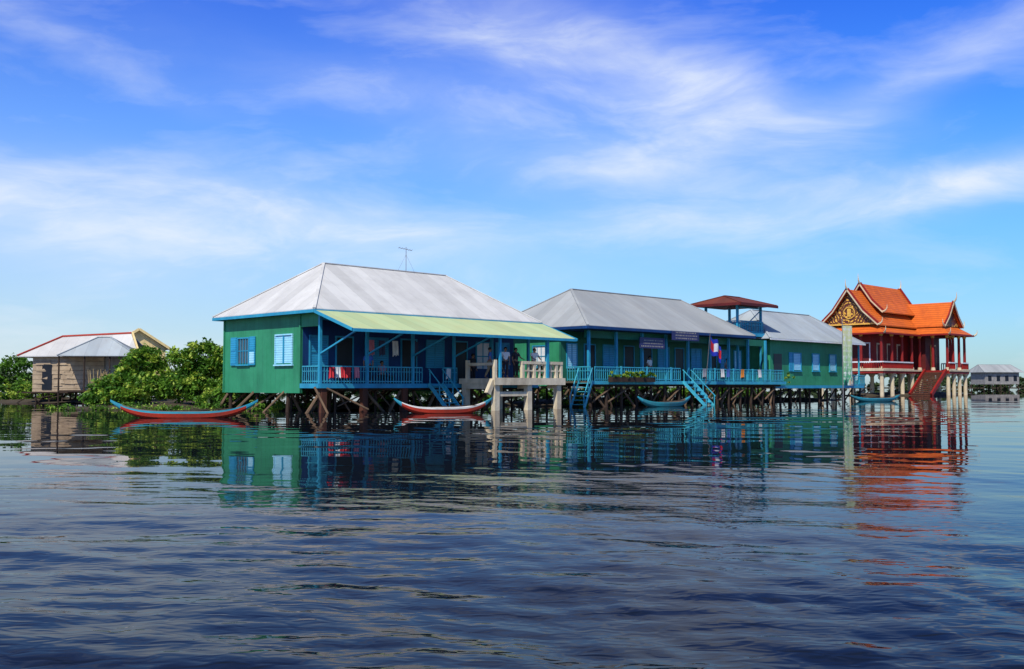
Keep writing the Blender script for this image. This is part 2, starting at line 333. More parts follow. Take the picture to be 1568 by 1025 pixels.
# ------------------------------------------------------------------ second house
def house2():
    E=empty('stilt_house',O,RZ); ze=5.0
    r=MB(M['roof2'][0],M['roof2'][1],M['roof2'][0]); hip(r,(18.5,37.6,-1.4,8.0),ze,(22.3,34.8,3.3),7.75,.06,2); r.obj('roof',E)
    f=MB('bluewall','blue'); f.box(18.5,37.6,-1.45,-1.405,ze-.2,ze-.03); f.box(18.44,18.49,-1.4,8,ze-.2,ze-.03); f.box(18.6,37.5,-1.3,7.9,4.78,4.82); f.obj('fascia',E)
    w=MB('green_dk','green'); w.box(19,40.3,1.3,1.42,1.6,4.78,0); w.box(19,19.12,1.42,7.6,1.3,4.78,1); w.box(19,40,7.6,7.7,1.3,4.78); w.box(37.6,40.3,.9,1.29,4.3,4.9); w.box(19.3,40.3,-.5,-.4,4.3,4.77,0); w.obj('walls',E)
    d=MB('blue','glass','dark','shutter','shutter2','white'); fy=('y',1.3)
    for i,(a,b,k) in enumerate(((19.6,20.5,3),(21.3,22.3,2),(23.2,24.4,4),(25.4,26.4,2),(27.2,28.4,2),(29.2,30.4,4),(31.2,32.2,2),(33.2,34.4,4),(35.4,36.4,2),(37.0,38.2,4),(38.9,39.8,3))):
        z0=1.62 if k==2 else 2.4
        wbox(d,fy,a,b,.004,.03,z0,3.95,k)
        for q in (a-.07,b): wbox(d,fy,q,q+.07,.003,.07,z0,3.95,0)
        wbox(d,fy,a-.07,b+.07,.003,.075,3.95,4.03,0)
        if k!=2: wbox(d,fy,(a+b)/2-.03,(a+b)/2+.03,.031,.05,z0,3.95,0)
    window(d,('x',19),2.5,3.7,2.5,3.9,0,5,2)
    d.obj('windows_and_doors',E)
    S=[19.5,22.2,24.9,27.55,30.1,32.8,35.2,37.8,40.3]
    p=MB('blue')
    for s in S: p.box(s-.08,s+.08,-.68,-.52,1.6,4.75)
    p.obj('veranda_posts',E)
    k=MB('rail')
    for a,b in zip(S[:-1],S[1:]):
        if abs(a-27.55)<.1: continue
        rail(k,(a+.1,-1.0,1.6),(b-.1,-1.0,1.6),.88,.2)
        k.box(b-.05,b+.05,-1.05,-.95,1.6,2.55)
    rail(k,(40.4,-1,1.6),(42.2,-1,1.6),.88,.2); rail(k,(27.7,-1.0,1.6),(28.6,-1,1.6),.88,.2)
    rail(k,(19.2,-1,1.6),(19.2,.9,1.6),.88,.2)
    k.obj('railing',E)
    k=MB('deck','rail','wood'); k.box(18.9,42.3,-1.15,1.29,1.48,1.6); k.box(18.9,42.3,-1.2,-1.155,1.4,1.62,1); k.box(19.13,40,1.43,7.59,1.3,1.45)
    for t in (-.9,.8,3.5): k.box(19.15,42,t,t+.12,1.25,1.39 if t<1 else 1.29,2)
    k.obj('deck',E)
    k=MB('wood','woodr','woodl'); stilts(k,[19.2+1.55*i for i in range(15)],(-.9,),1.3,.11,.95,m2=2)
    stilts(k,[19.3+2.3*i for i in range(10)],(.8,3.5,7),1.25,.10,.6,m2=2)
    k.obj('stilts',E)
    k=MB('rail'); stairs(k,(18.85,-.9,1.6),(17.3,-1.5,-.2),.9,(.3,-1,0),7); k.obj('stairs',E)
    k=MB('rail'); stairs(k,(29.1,-1.2,1.6),(29.5,-2.9,-.2),.95,(1,0,0),7); k.obj('stairs',E)
    k=MB('sign','signt'); 
    for a,b,z0,z1,t in ((23.9,26.6,3.75,4.45,-1.15),(26.9,30.0,4.35,4.95,-1.55)):
        k.box(a,b,t-.05,t,z0,z1)
        for j in range(3):
            x=a+.15+random.random()*.3
            while x<b-.3:
                ww=random.uniform(.04,.12); k.box(x,x+ww,t-.056,t-.053,z0+.1+.19*j,z0+.18+.19*j,1); x+=ww+random.uniform(.04,.12)
    o=k.obj('hanging_signboards',E)
    k=MB('wood'); k.box(20.6,25,-1.6,-1.25,1.55,1.85); k.obj('planter_box',E)
    k=MB(plain('grey_cloth',(.25,.26,.3)),plain('blue_cloth',(.05,.12,.4)),plain('orange_cloth',(.6,.2,.03)),plain('white_cloth2',(.6,.6,.6)))
    for s,m in ((31.2,0),(33.4,3),(34.2,1),(36.1,2),(38.4,3)): cloth(k,(s,-1.07,2.5),(s+.45,-1.07,2.5),.6,m)
    k.obj('laundry',E)
house2()
def house3():
    E=empty('stilt_house',O,RZ); ze=4.97
    r=MB(M['roof3'][0],M['roof3'][1],M['roof3'][0]); hip(r,(40.55,56.4,-.9,7.0),ze,(44.2,53.7,3.0),7.5,.06,2); r.obj('roof',E)
    f=MB('white'); f.box(40.5,56.4,-.95,-.905,ze-.15,ze-.04); f.obj('fascia',E)
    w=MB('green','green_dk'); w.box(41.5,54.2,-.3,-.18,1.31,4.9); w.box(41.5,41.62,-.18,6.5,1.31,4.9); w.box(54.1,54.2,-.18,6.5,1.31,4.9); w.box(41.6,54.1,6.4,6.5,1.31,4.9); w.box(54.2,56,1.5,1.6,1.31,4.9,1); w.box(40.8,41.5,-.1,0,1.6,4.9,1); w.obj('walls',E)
    d=MB('blue','glass','dark','shutter','shutter2','white'); fy=('y',-.3)
    for a,b,k in ((44.9,46.2,3),(48,49.2,3),(50.9,52.1,3)): window(d,fy,a,b,2.5,3.95,0,k)
    wbox(d,fy,42,43.2,.004,.03,1.7,3.8,2)
    for a in (44.3,): wbox(d,fy,a,a+.5,.01,.07,2.45,3.95,4)
    d.obj('windows_and_doors',E)
    k=MB('wood','blue','deck'); stilts(k,[41.7+1.5*i for i in range(11)],(-.2,),1.14,.1,.7); stilts(k,[41.7+2.8*i for i in range(6)],(3,6),1.14,.1,.3)
    k.box(41.4,56.6,-.6,6.6,1.15,1.3,2); k.box(41.4,56.6,-.66,-.61,1.1,1.33,1); k.obj('stilts_and_floor',E)
    k=MB('rail'); rail(k,(54.4,-.5,1.3),(57,-.5,1.3),.88,.2); k.box(56,56.12,-.5,-.38,1.3,4.9); k.obj('railing',E)
house3()
def tower():
    E=empty('lookout_tower',O,RZ)
    x0,x1,y0,y1=37.7,41,.2,3
    r=MB(M['roofr'][0],M['roofr'][1],M['roofr'][0]); hip(r,(36.7,42.0,-.7,4.1),7.5,(38.3,40.4,1.7),8.2,.07,2); r.obj('roof',E)
    f=MB('tredd'); f.box(36.68,42.02,-.76,-.71,7.3,7.5); f.box(36.64,36.69,-.7,4.1,7.3,7.5); f.obj('fascia',E)
    k=MB('blue','deck','rail'); k.box(x0-.2,x1+.3,y0-.3,y1+.2,5.15,5.3); k.box(x0-.24,x1+.34,y0-.36,y0-.305,5.05,5.32)
    for x in (x0,x1): 
        for y in (y0,y1): k.box(x-.08,x+.08,y-.08,y+.08,1.6,5.15); k.box(x-.08,x+.08,y-.08,y+.08,5.3,7.42)
    k.box(x0+.085,x1-.085,y0-.04,y0+.04,7.2,7.3)
    for z in (5.3,): 
        rail(k,(x0,y0-.2,z),(x1,y0-.2,z),.9,.25,2); rail(k,(x0,y0,z),(x0,y1,z),.9,.25,2); rail(k,(x1+.2,y0,z),(x1+.2,y1,z),.9,.25,2)
    k.beam((x0,y0-.1,5.3),(x1,y0-.1,7.2),.06,.06)
    k.obj('frame_and_railing',E)
tower()
# ------------------------------------------------------------------ banner, flag
def banner():
    E=empty('banner_flag',L2W(50.2,-1.9,0),RZ)
    k=MB('metal'); k.cyl((0,0,-.5),(0,0,6.9),.04,.03,6); k.cyl((0,0,6.3),(1.7,0,6.3),.02,.02,5); k.obj('pole',E)
    m=bpy.data.materials.new('banner_print'); m.use_nodes=True; t=NT(m.node_tree); b=t.n['Principled BSDF']
    tc=t.node('ShaderNodeTexCoord').outputs['Object']; sx=t.node('ShaderNodeSeparateXYZ'); t.put(sx.inputs[0],tc)
    z=sx.outputs[2]; x=sx.outputs[0]
    c=t.mix(t.ramp(z,1.6,3.4),(.02,.36,.16,1),(.40,.62,.28,1)); c=t.mix(t.ramp(z,3.5,5.6),c,(.80,.78,.36,1))
    n=t.noise(t.mapping(tc,(1.6,1,1)),2.4,5); c=t.mix(t.ramp(n,.56,.6),c,(.85,.85,.78,1))
    w=t.math('LESS_THAN',t.math('FRACT',t.math('MULTIPLY',z,2.2)),.35); q=t.math('MULTIPLY',w,t.math('GREATER_THAN',t.noise(t.mapping(tc,(9,1,.3)),1.5,2),.5))
    c=t.mix(t.math('MULTIPLY',q,.6),c,(.9,.88,.8,1)); t.put(b.inputs['Base Color'],c)
    k=MB(m); cloth(k,(.05,0,6.28),(1.7,-.02,6.28),4.7,0,.06); k.obj('cloth',E,True)
banner()
def flag():
    E=empty('flag',L2W(31.2,-1.6,0),RZ)
    k=MB('metal'); k.cyl((0,.3,1.5),(-.6,-.5,4.9),.03,.022,6); k.obj('pole',E)
    bl=plain('flag_blue',(.02,.04,.42)); rd=plain('flag_red',(.65,.02,.03)); wh=plain('flag_white',(.8,.8,.8))
    k=MB(bl,rd,wh)
    N=10
    rows=[(0,.25,0),(.25,.75,1),(.75,1,0)]
    for a,b,m in rows:
        i=len(k.v)
        for c in range(N+1):
            for q in (a,b):
                u=c/N; k.v.append((-.6+1.35*u+.05*math.sin(q*4), -.52+.14*math.sin(c*.9)*u, 4.75-1.15*q-.62*u-.12*math.sin(c*.8)))
        for c in range(N): k.f.append((i+2*c,i+2*c+1,i+2*c+3,i+2*c+2)); k.m.append(2 if (m==1 and 3<=c<=6) else m)
    k.obj('cloth',E,True)
flag()
# ------------------------------------------------------------------ temple
def curve_horn(mb,base,dirv,ln,up,r,m=0):
    p=Vector(base); d=Vector(dirv).normalized(); prev=p; n=6
    for i in range(1,n+1):
        u=i/n; q=p+d*ln*(math.sin(u*1.9))*.8+Vector((0,0,up*u**1.6)); mb.cyl(prev,q,r*(1-(i-1)/n)+.02,r*(1-u)+.02,6,m); prev=q
def temple():
    E=empty('buddhist_temple',(46.5,130,0),RZ)
    def gable_roof(mb,axis,a0,a1,c,hw,ze,zr,th=.14,m=0):
        prof=[(0,zr),(.5*hw,zr-(zr-ze)*.60),(hw,ze)]
        for sg in (-1,1):
            for (w0,z0),(w1,z1) in zip(prof[:-1],prof[1:]):
                if axis=='x': pts=[(a0,c+sg*w1,z1),(a1,c+sg*w1,z1),(a1,c+sg*w0,z0),(a0,c+sg*w0,z0)]
                else: pts=[(c+sg*w1,a0,z1),(c+sg*w1,a1,z1),(c+sg*w0,a1,z0),(c+sg*w0,a0,z0)]
                if (sg==1)==(axis=='x'): pts=pts[::-1]
                mb.slab(pts,th,m)
        return prof
    def barge(mb,axis,a,c,prof,out,m=0,m2=1):
        pt=lambda w,z: Vector((a,c+w,z)) if axis=='x' else Vector((c+w,a,z))
        for sg in (-1,1):
            for (w0,z0),(w1,z1) in zip(prof[:-1],prof[1:]):
                mb.beam(pt(sg*w0,z0+.05),pt(sg*w1,z1+.05),.16,.42,m)
                off=Vector((out*.1,0,0)) if axis=='x' else Vector((0,out*.1,0))
                mb.beam(pt(sg*w0,z0-.1)+off,pt(sg*w1,z1-.1)+off,.08,.16,m2)
            w1,z1=prof[-1]; d=Vector((0,sg,0)) if axis=='x' else Vector((sg,0,0))
            curve_horn(mb,pt(sg*w1,z1),d,.7,.9,.13,m2)
        d=Vector((out,0,0)) if axis=='x' else Vector((0,out,0))
        curve_horn(mb,pt(0,prof[0][1]),d,.6,1.3,.15,m2)
    R=MB('ttile'); B=MB('tred','cream'); G=MB('gable','gold')
    # lower tier
    pr=gable_roof(R,'x',-.6,17.0,3.7,4.1,9.05,13.75); barge(B,'x',-.68,3.7,pr,-1)
    G.poly([(-.2,0,9.1),(-.2,1.85,11.0),(-.2,3.7,13.5),(-.2,5.55,11.0),(-.2,7.4,9.1)][::-1])
    for i in range(16):
        a=i/16*2*math.pi; a2=(i+1)/16*2*math.pi
        G.beam((-.24,3.7+.75*math.cos(a),10.7+.75*math.sin(a)),(-.24,3.7+.75*math.cos(a2),10.7+.75*math.sin(a2)),.1,.12,1)
    G.box(-.3,-.22,3.45,3.95,10.2,11.2,1); G.box(-.32,-.25,.2,7.2,9.1,9.3,1)
    # upper tier
    pr=gable_roof(R,'x',3.0,14.9,3.7,3.1,10.9,14.75); barge(B,'x',2.92,3.7,pr,-1); barge(B,'x',14.98,3.7,pr,1)
    B.poly([(3.2,1.2,11.6),(3.2,6.2,11.6),(3.2,3.7,14.6)])
    # skirt roof around (hip)
    def skirt(x0,x1,y0,y1,w,z0,z1,sides):
        A=[(x0,y0),(x1,y0),(x1,y1),(x0,y1)]; Bq=[(x0-w,y0-w),(x1+w,y0-w),(x1+w,y1+w),(x0-w,y1+w)]
        for i in sides:
            j=(i+1)%4
            R.slab([(*Bq[i],z1),(*Bq[j],z1),(*A[j],z0),(*A[i],z0)],.12); 
            B.beam((*Bq[i],z1-.05),(*Bq[j],z1-.05),.12,.22)
            curve_horn(B,(*Bq[i],z1),(Bq[i][0]-A[i][0],Bq[i][1]-A[i][1],0),.6,.8,.12,1)
    skirt(.3,16.5,.2,7.2,1.7,9.0,7.95,(0,1,2,3))
    # portico
    pr=gable_roof(R,'y',-4.0,3.5,14.0,3.1,9.2,12.5); barge(B,'y',-4.08,14.0,pr,-1)
    G.poly([(11.1,-3.7,9.2),(16.9,-3.7,9.2),(15.5,-3.7,10.6),(14,-3.7,12.3),(12.5,-3.7,10.6)])
    skirt(11.3,16.7,-3.6,.5,1.5,9.15,8.05,(0,1,3))
    R.obj('tiled_roofs',E); B.obj('bargeboards_and_finials',E); G.obj('pediments',E)
    W=MB('tred','tredd','white','gold','cream','glass')
    W.box(.9,16,1.2,6.6,3.31,8.8); W.box(11.6,16.2,-1.2,1.19,3.31,8.9,1)
    for i,x in enumerate((3,6,9)):
        wbox(W,('y',1.2),x-.7,x+.7,.06,.08,4.4,6.6,1); wbox(W,('y',1.2),x-.9,x+.9,.005,.05,4.2,6.8,4)
    for y in (2.2,5.2): wbox(W,('x',.9),y-.6,y+.6,.06,.08,4.4,6.7,1); wbox(W,('x',.9),y-.75,y+.75,.005,.05,4.2,6.85,2)
    wbox(W,('x',.9),3.2,4.2,.01,.1,3.31,6.9,1)
    W.box(13.2,14.8,-1.32,-1.21,3.31,6.8,3); W.box(13.4,14.6,-1.36,-1.33,3.31,6.6,1)
    W.obj('walls',E)
    C=MB('tred','cream','gold')
    cols=[(x,-.7) for x in (-.6,2.4,5.4,8.4,10.9)]+[(x,-4.3) for x in (11.1,13,15,16.9)]+[(11.1,-2.4),(16.9,-2.4),(17.4,0)]+[(-.6,y) for y in (2,4.8,7.6)]+[(17.4,y) for y in (3.5,7.6)]
    for x,y in cols:
        C.cyl((x,y,3.3),(x,y,8.2),.2,.17,10); C.cyl((x,y,3.3),(x,y,3.7),.3,.24,10,1); C.cyl((x,y,7.6),(x,y,8.1),.2,.34,10,2)
    C.obj('columns',E)
    P=MB('tred','white','cream','tredd')
    P.box(-1,17.8,-1.1,8,2.85,3.3); P.box(10.7,17.4,-4.7,-1.1,2.852,3.302)
    P.box(-1.1,17.9,-1.18,-1.11,3.15,3.34,2); P.box(-1.08,-1.01,-1.1,8,3.15,3.34,2); P.box(10.62,17.5,-4.78,-4.71,3.15,3.34,2)
    def bal(p,q):
        p=Vector(p);q=Vector(q);d=q-p;n=int(d.length/.28)
        P.beam(p+Vector((0,0,1.0)),q+Vector((0,0,1.0)),.2,.16,1); P.beam(p+Vector((0,0,.12)),q+Vector((0,0,.12)),.2,.14,2)
        for i in range(n+1): c=p+d*i/n; P.cyl(c+Vector((0,0,.15)),c+Vector((0,0,.95)),.07,.07,6,0)
    for a,b in (((-.9,-1,3.3),(8.0,-1,3.3)),((-.95,8,3.3),(-.95,-1,3.3)),((10.9,-4.6,3.3),(12.8,-4.6,3.3)),((15.2,-4.6,3.3),(17.3,-4.6,3.3)),((17.3,-4.6,3.3),(17.3,-1,3.3))): bal(a,b)
    P.obj('platform_and_balustrade',E)
    S=MB('cream','conc')
    for x in [-.6,2.4,5.4,8.4,11.2,14,17]:
        for y in (-.7,3.4,7.5):
            S.cyl((x,y,-.6),(x,y,2.5),.26,.24,10); S.cyl((x,y,2.45),(x,y,2.85),.24,.5,10)
    for x in (11.2,13.1,15,17):
        S.cyl((x,-4.3,-.6),(x,-4.3,2.5),.26,.24,10); S.cyl((x,-4.3,2.45),(x,-4.3,2.85),.24,.5,10)
    S.obj('stilts',E)
    T=MB('tred','woodr'); top=(10.6,-2.9,3.1)
    for i in range(12):
        x=10.6-i*.42; T.box(x-.45,x,-4.2,-1.6,3.05-i*.27-.2,3.05-i*.27,1)
    for y in (-4.3,-1.5): T.beam((10.6,y,3.3),(5.7,y,.1),.25,.5)
    T.obj('staircase',E)
temple()
# ------------------------------------------------------------------ left hut
def hut():
    E=empty('palm_leaf_hut',(-33.0,79,0),math.radians(8))
    w=MB('thatch','straw','wood','dark')
    w.box(-3.6,1.6,-.5,3.5,.85,3.7); w.box(-2.9,-2.2,-.55,-.505,1.0,2.9,3) 
    for i in range(30): # ragged palm thatch strips
        a=random.uniform(-3.6,1.0); z=random.uniform(1.1,3.2); w.slab([(a,-.53-.02*random.random(),z),(a+random.uniform(.4,.8),-.56,z+random.uniform(-.06,.06)),(a+.5,-.54,z+.3),(a,-.52,z+.3)],.02,0)
    w.obj('walls',E)
    r=MB(M['roof1'][0],M['roof1'][1],'redtrim','beige')
    A,B_,C,D=(-4.6,-.9,3.55),(4.2,-.9,3.65),(-2.2,2,5.15),(3.0,2,5.45)
    Dn=(4.2,5,3.65);An=(-4.6,5,3.55)
    r.slab([A,B_,D,C],.07,0); r.slab([Dn,An,C,D],.07,0); r.slab([An,A,C],.07,1)
    r.beam(Vector(C)+Vector((0,0,.06)),Vector(D)+Vector((0,0,.06)),.18,.12,2); r.beam(Vector(A)+Vector((0,0,.05)),Vector(C)+Vector((0,0,.05)),.16,.1,2)
    r.poly([(3.1,-.7,3.7),(3.1,2,5.3),(3.1,5,3.7)],3); r.beam((4.3,-1.0,3.7),(3.1,2,5.5),.12,.16,3)
    r.obj('roof',E)
    r=MB(M['roof3'][0],M['roof3'][1],M['roof3'][0],'white'); hip(r,(-1.1,4.6,-3.2,.6),3.55,(1.3,2.2,-1.2),5.0,.05,2); r.obj('porch_roof',E)
    k=MB('wood','straw','grwall','dark'); 
    for x in (-1,.8,2.6,4.4): k.cyl((x,-3,-.5),(x,-3,3.5),.07,.06,6)
    k.box(-1,4.5,-3.1,-.6,.85,.97); k.box(1.7,4.5,-.5,-.4,.9,3.5,2); k.box(2.6,3.6,-.56,-.51,1.0,2.8,3)
    for i in range(26): x=1.2+i*.06+random.uniform(-.05,.05); k.cyl((x,-3.15,.3),(x+random.uniform(-.35,.35),-3.0,2.2+random.uniform(-.5,.4)),.03,.015,5,1)
    stilts(k,[-3.4,-2.4,-1.4,-.4,.6,1.6,2.6,3.6],(-.4,1.5,3),.9,.07,.5)
    k.box(-4.3,1.7,-.7,3.6,.74,.84); k.obj('porch_and_stilts',E)
    # second roof behind right (white with yellow gable)
    E=empty('timber_shed',(-33.0,88.4,0),math.radians(-60))
    r=MB(M['roof1'][0],M['roof1'][1],'redtrim','beige')
    for sg in (-1,1): 
        p=[(-3,sg*2.5,4.4),(4.2,sg*2.5,4.4),(4.2,0,6.0),(-3,0,6.0)]; r.slab(p if sg<0 else p[::-1],.07,0)
    for xx in (-2.8,3.9): r.poly([(xx,-2.3,4.4),(xx,2.3,4.4),(xx,0,5.9)],3)
    r.box(-2.8,3.9,-2.2,2.2,1,4.4,3)
    for sg in (-1,1): r.beam((4.25,sg*2.5,4.4),(4.25,0,6.0),.06,.2,3)
    r.obj('roof_and_walls',E)
    k=MB('wood'); stilts(k,[-2.5,-.5,1.5,3.6],(-2,2),1.05,.09,.3); k.obj('stilts',E)
hut()
# far right house
def farhouse():
    E=empty('distant_house',(152,322,0),math.radians(12))
    r=MB(M['roof2'][0],M['roof2'][1],M['roof2'][0]); hip(r,(-7,7,-4,5),5.4,(-5.8,5.8,.5),7.8,.1,2); r.obj('roof',E)
    w=MB('grwall','dark','wood'); w.box(-6,6,-3,4,1.6,5.3); 
    for x in (-5,-2,1,4): wbox(w,('y',-3),x,x+1.2,.01,.05,2.6,4.3,1)
    stilts(w,[-6.5,-3.5,-.5,2.5,5.5],(-3,3),1.6,.15,.3,2); w.obj('walls_and_stilts',E)
farhouse()
# ------------------------------------------------------------------ boats
def boat(loc,rz,L,beam,hull,stripe,tip,inner,sheer=.5,free=.28):
    E=empty('wooden_boat',loc,rz)
    k=MB(hull,stripe,tip,inner); N=40; rings=[]
    for i in range(N+1):
        u=-1+2*i/N; a=abs(u)
        x=u*L/2; b=beam/2*(1-a**2.0)+.015; zs=free+sheer*a**3.6; zk=-.12+(sheer+free+.02)*a**3.4
        zk=min(zk,zs-.05-.08*(1-a))
        sec=[]
        for w,h in ((1,1),(.985,.78),(.86,.35),(.5,.08),(0,0),(-.5,.08),(-.86,.35),(-.985,.78),(-1,1)): sec.append((x,w*b,zk+(zs-zk)*h))
        inn=[]
        for w,h in ((-.9,1.0),(-.72,.4),(0,.2),(.72,.4),(.9,1.0)): inn.append((x,w*b,zk+(zs-zk)*h))
        rings.append(sec+inn)
    n=len(rings[0]); base=len(k.v)
    for r in rings: k.v+=r
    for i in range(N):
        u=abs(-1+2*(i+.5)/N)
        for j in range(n):
            j2=(j+1)%n
            if j>=8 : m=3
            elif j in(0,7): m=1
            else: m=0
            if j in (8,n-1): m=1
            if u>.84: m=2
            k.f.append((base+i*n+j,base+i*n+j2,base+(i+1)*n+j2,base+(i+1)*n+j)); k.m.append(m)
    k.f.append(tuple(base+j for j in range(n))[::-1]); k.m.append(2); k.f.append(tuple(base+N*n+j for j in range(n))); k.m.append(2)
    k.obj('hull',E,False)
    s=MB('wood',inner)
    for u in (-.55,-.2,.2,.55): b=beam/2*(1-abs(u)**2.0)*.88; s.box(u*L/2-.1,u*L/2+.1,-b,b,free-.08,free-.045)
    s.beam((-.6,.1,free+.02),(1.6,-.12,free+.1),.04,.04); s.obj('thwarts_and_oar',E)
    return E
red=mk('boat_red',(.52,.045,.02),(.38,.035,.02),3,.5,.2,dirt=.35); bblue=mk('boat_blue',(.02,.25,.36),(.03,.32,.42),3,.5,dirt=.3); brn=mk('boat_inner',(.14,.10,.07)); org=mk('boat_orange',(.60,.12,.03)); teal=mk('boat_teal',(.02,.26,.30),(.03,.18,.24),3,.6,.2,dirt=.4); wht=mk('boat_white',(.7,.7,.66),dirt=.3)
boat((-13.6,42.6,0),math.radians(4),6.0,.95,red,bblue,bblue,brn,.50,.26)
boat((-3.3,49.5,0),math.radians(14),4.8,1.0,red,wht,bblue,wht,.48,.28)
boat((9.7,65.2,0),math.radians(35),4.6,.95,teal,teal,bblue,brn,.4,.28)
boat((30.5,86,0),math.radians(30),6,1.0,teal,bblue,teal,brn,.3,.26)
# ------------------------------------------------------------------ foliage
def leaves(name,blobs,n,size,mats,parent=None,flat=.0,seed=1):
    g=np.random.default_rng(seed); blobs=np.array(blobs,float); vol=blobs[:,3]*blobs[:,4]*blobs[:,5]; pr=vol**.75; pr/=pr.sum()
    # sub clumps
    nc=max(20,n//45); ci=g.choice(len(blobs),nc,p=pr); d=g.normal(size=(nc,3)); d/=np.linalg.norm(d,axis=1)[:,None]
    rr=g.uniform(.35,1.0,nc)**.5; cc=blobs[ci,:3]+d*blobs[ci,3:6]*rr[:,None]; cr=g.uniform(.16,.34,nc)*blobs[ci,3:6].mean(axis=1)
    k=g.choice(nc,n); off=g.normal(size=(n,3))*.5; c=cc[k]+off*cr[k][:,None]*np.array([1.15,1.15,.8])
    ok=c[:,2]>.02; c=c[ok]; k=k[ok]; n=len(c)
    nrm=g.normal(size=(n,3)); nrm[:,2]=np.abs(nrm[:,2])+.4; nrm/=np.linalg.norm(nrm,axis=1)[:,None]
    a=np.cross(nrm,g.normal(size=(n,3))); a/=np.linalg.norm(a,axis=1)[:,None]; b=np.cross(nrm,a)
    s=size*g.uniform(.6,1.4,n)[:,None]
    v=np.stack([c-a*s,c-b*s*.45+nrm*s*.1,c+a*s,c+b*s*.45+nrm*s*.1],1).reshape(-1,3)
    me=bpy.data.meshes.new(name); me.vertices.add(4*n); me.vertices.foreach_set('co',v.ravel()); me.loops.add(4*n); me.loops.foreach_set('vertex_index',np.arange(4*n)); me.polygons.add(n); me.polygons.foreach_set('loop_start',np.arange(n)*4); me.polygons.foreach_set('loop_total',np.full(n,4))
    for m in mats: me.materials.append(m)
    mi=np.zeros(n,int)
    if len(mats)>1: mi=(g.random(nc)<.30)[k].astype(int)
    me.polygons.foreach_set('material_index',mi); me.update(); me.validate()
    o=bpy.data.objects.new(name,me); scene.collection.objects.link(o)
    if parent: o.parent=parent
    return o
def bush(loc,blobs,n,size,seed,name='mangrove_bush',mats=('leaf','leafy')):
    E=empty(name,loc)
    leaves('foliage',blobs,n,size,[M[m] for m in mats],E,seed=seed)
    k=MB('wood'); rnd=random.Random(seed)
    for b in blobs:
        bx,by,bz=b[:3]; x0=bx*.6+rnd.uniform(-.3,.3); y0=by*.7
        mid=(x0*.6+bx*.4+rnd.uniform(-.2,.2),by*.85,bz*.55); k.cyl((x0,y0,-.4),mid,.09,.06,6); k.cyl(mid,(bx,by,bz),.06,.035,6)
        for j in range(5):
            q=(bx+rnd.uniform(-.8,.8)*b[3],by+rnd.uniform(-.8,.8)*b[4],bz+rnd.uniform(.1,.9)*b[5]); k.cyl(Vector(mid).lerp(Vector((bx,by,bz)),rnd.random()),q,.035,.012,5)
    k.obj('trunk_and_limbs',E)
bush((-22.8,60.5,0),[(-.9,0,1.0,1.1,1.0,.8),(.1,.4,2.1,1.0,1.0,.8),(1.0,.4,2.7,1.1,1.0,.95),(1.4,-.5,1.2,1.2,1.0,.8),(-.2,-.6,.7,1.1,.9,.5),(-1.9,.3,.6,.8,.9,.5)],14000,.13,3)
bush((-18.8,61,0),[(-1.3,.2,2.5,1.1,1.1,1.0),(.3,0,2.9,1.2,1.1,1.0),(1.6,.5,2.7,1.1,1.1,1.0),(2.4,.2,1.9,.9,.9,.8),(-.8,-.9,1.2,1.2,1.0,.7),(.7,-1,.9,1.1,.9,.6),(1.9,-.6,1.1,1.0,1.0,.7),(.2,.6,1.6,1.8,1.0,1.2)],20000,.13,4)
bush((-16.0,58.6,0),[(-.3,0,.6,1.6,1.0,.6),(1.2,-.8,.35,1.3,.8,.4)],5000,.09,5)
bush((-24.6,66,0),[(0,0,1.3,1.6,1.2,1.0)],5000,.12,6)
bush((-46,92,0),[(-3,0,1.8,3.2,2,1.8),(1.5,1,2.2,2.6,2,1.7),(5,0,1.2,2,1.6,1.2)],8000,.2,8,'tree',('leaf','leafd'))
bush((-40.5,84,0),[(0,0,.8,2,1.2,.9),(2.2,-.6,.5,1.6,1,.6)],4000,.12,9)
# low grass and water plants
def weeds(name,pts,seed,size=.09,n=2500,mats=('leaf','leafy')):
    leaves(name,pts,n,size,[M[x] for x in mats],None,seed=seed)
weeds('water_weeds',[(-20.5,55.8,.05,2.6,.8,.22),(-16.8,55.2,.08,1.6,.8,.3),(-24,57,.05,1.8,.8,.2),(-13,54.5,.1,1.2,.9,.35),(-11.2,55.3,.1,1.5,1,.3)],21,.08,5000)
w=[(*L2W(s,t,.15),.9,.7,.45) for s,t in ((20.5,1.2),(22.5,2.5),(25,1.5),(28,2.2),(31,2),(35,1.5),(39,2),(6,3.5),(10,4),(3,4.5))]
weeds('water_weeds',w,22,.09,5000)
w=[(*L2W(s,9.6+.5*math.sin(s),.55),1.1,.8,.6) for s in np.arange(.5,57,1.5)]
weeds('screening_scrub',w,27,.14,14000,('leaf','leafs'))  # added to block bright sky under the decks; shade put into leaf colour
w=[(*L2W(20.9+.55*i,-1.42,2.0),.33,.2,.22) for i in range(8)]
weeds('potted_plants',w,23,.07,3000)
weeds('potted_plants',[(*L2W(12.2,-1.6,2.1),.3,.3,.4),(*L2W(13.6,-2.3,2.1),.25,.25,.35),(*L2W(42.6,-1.3,1.9),.4,.3,.4)],24,.06,900)
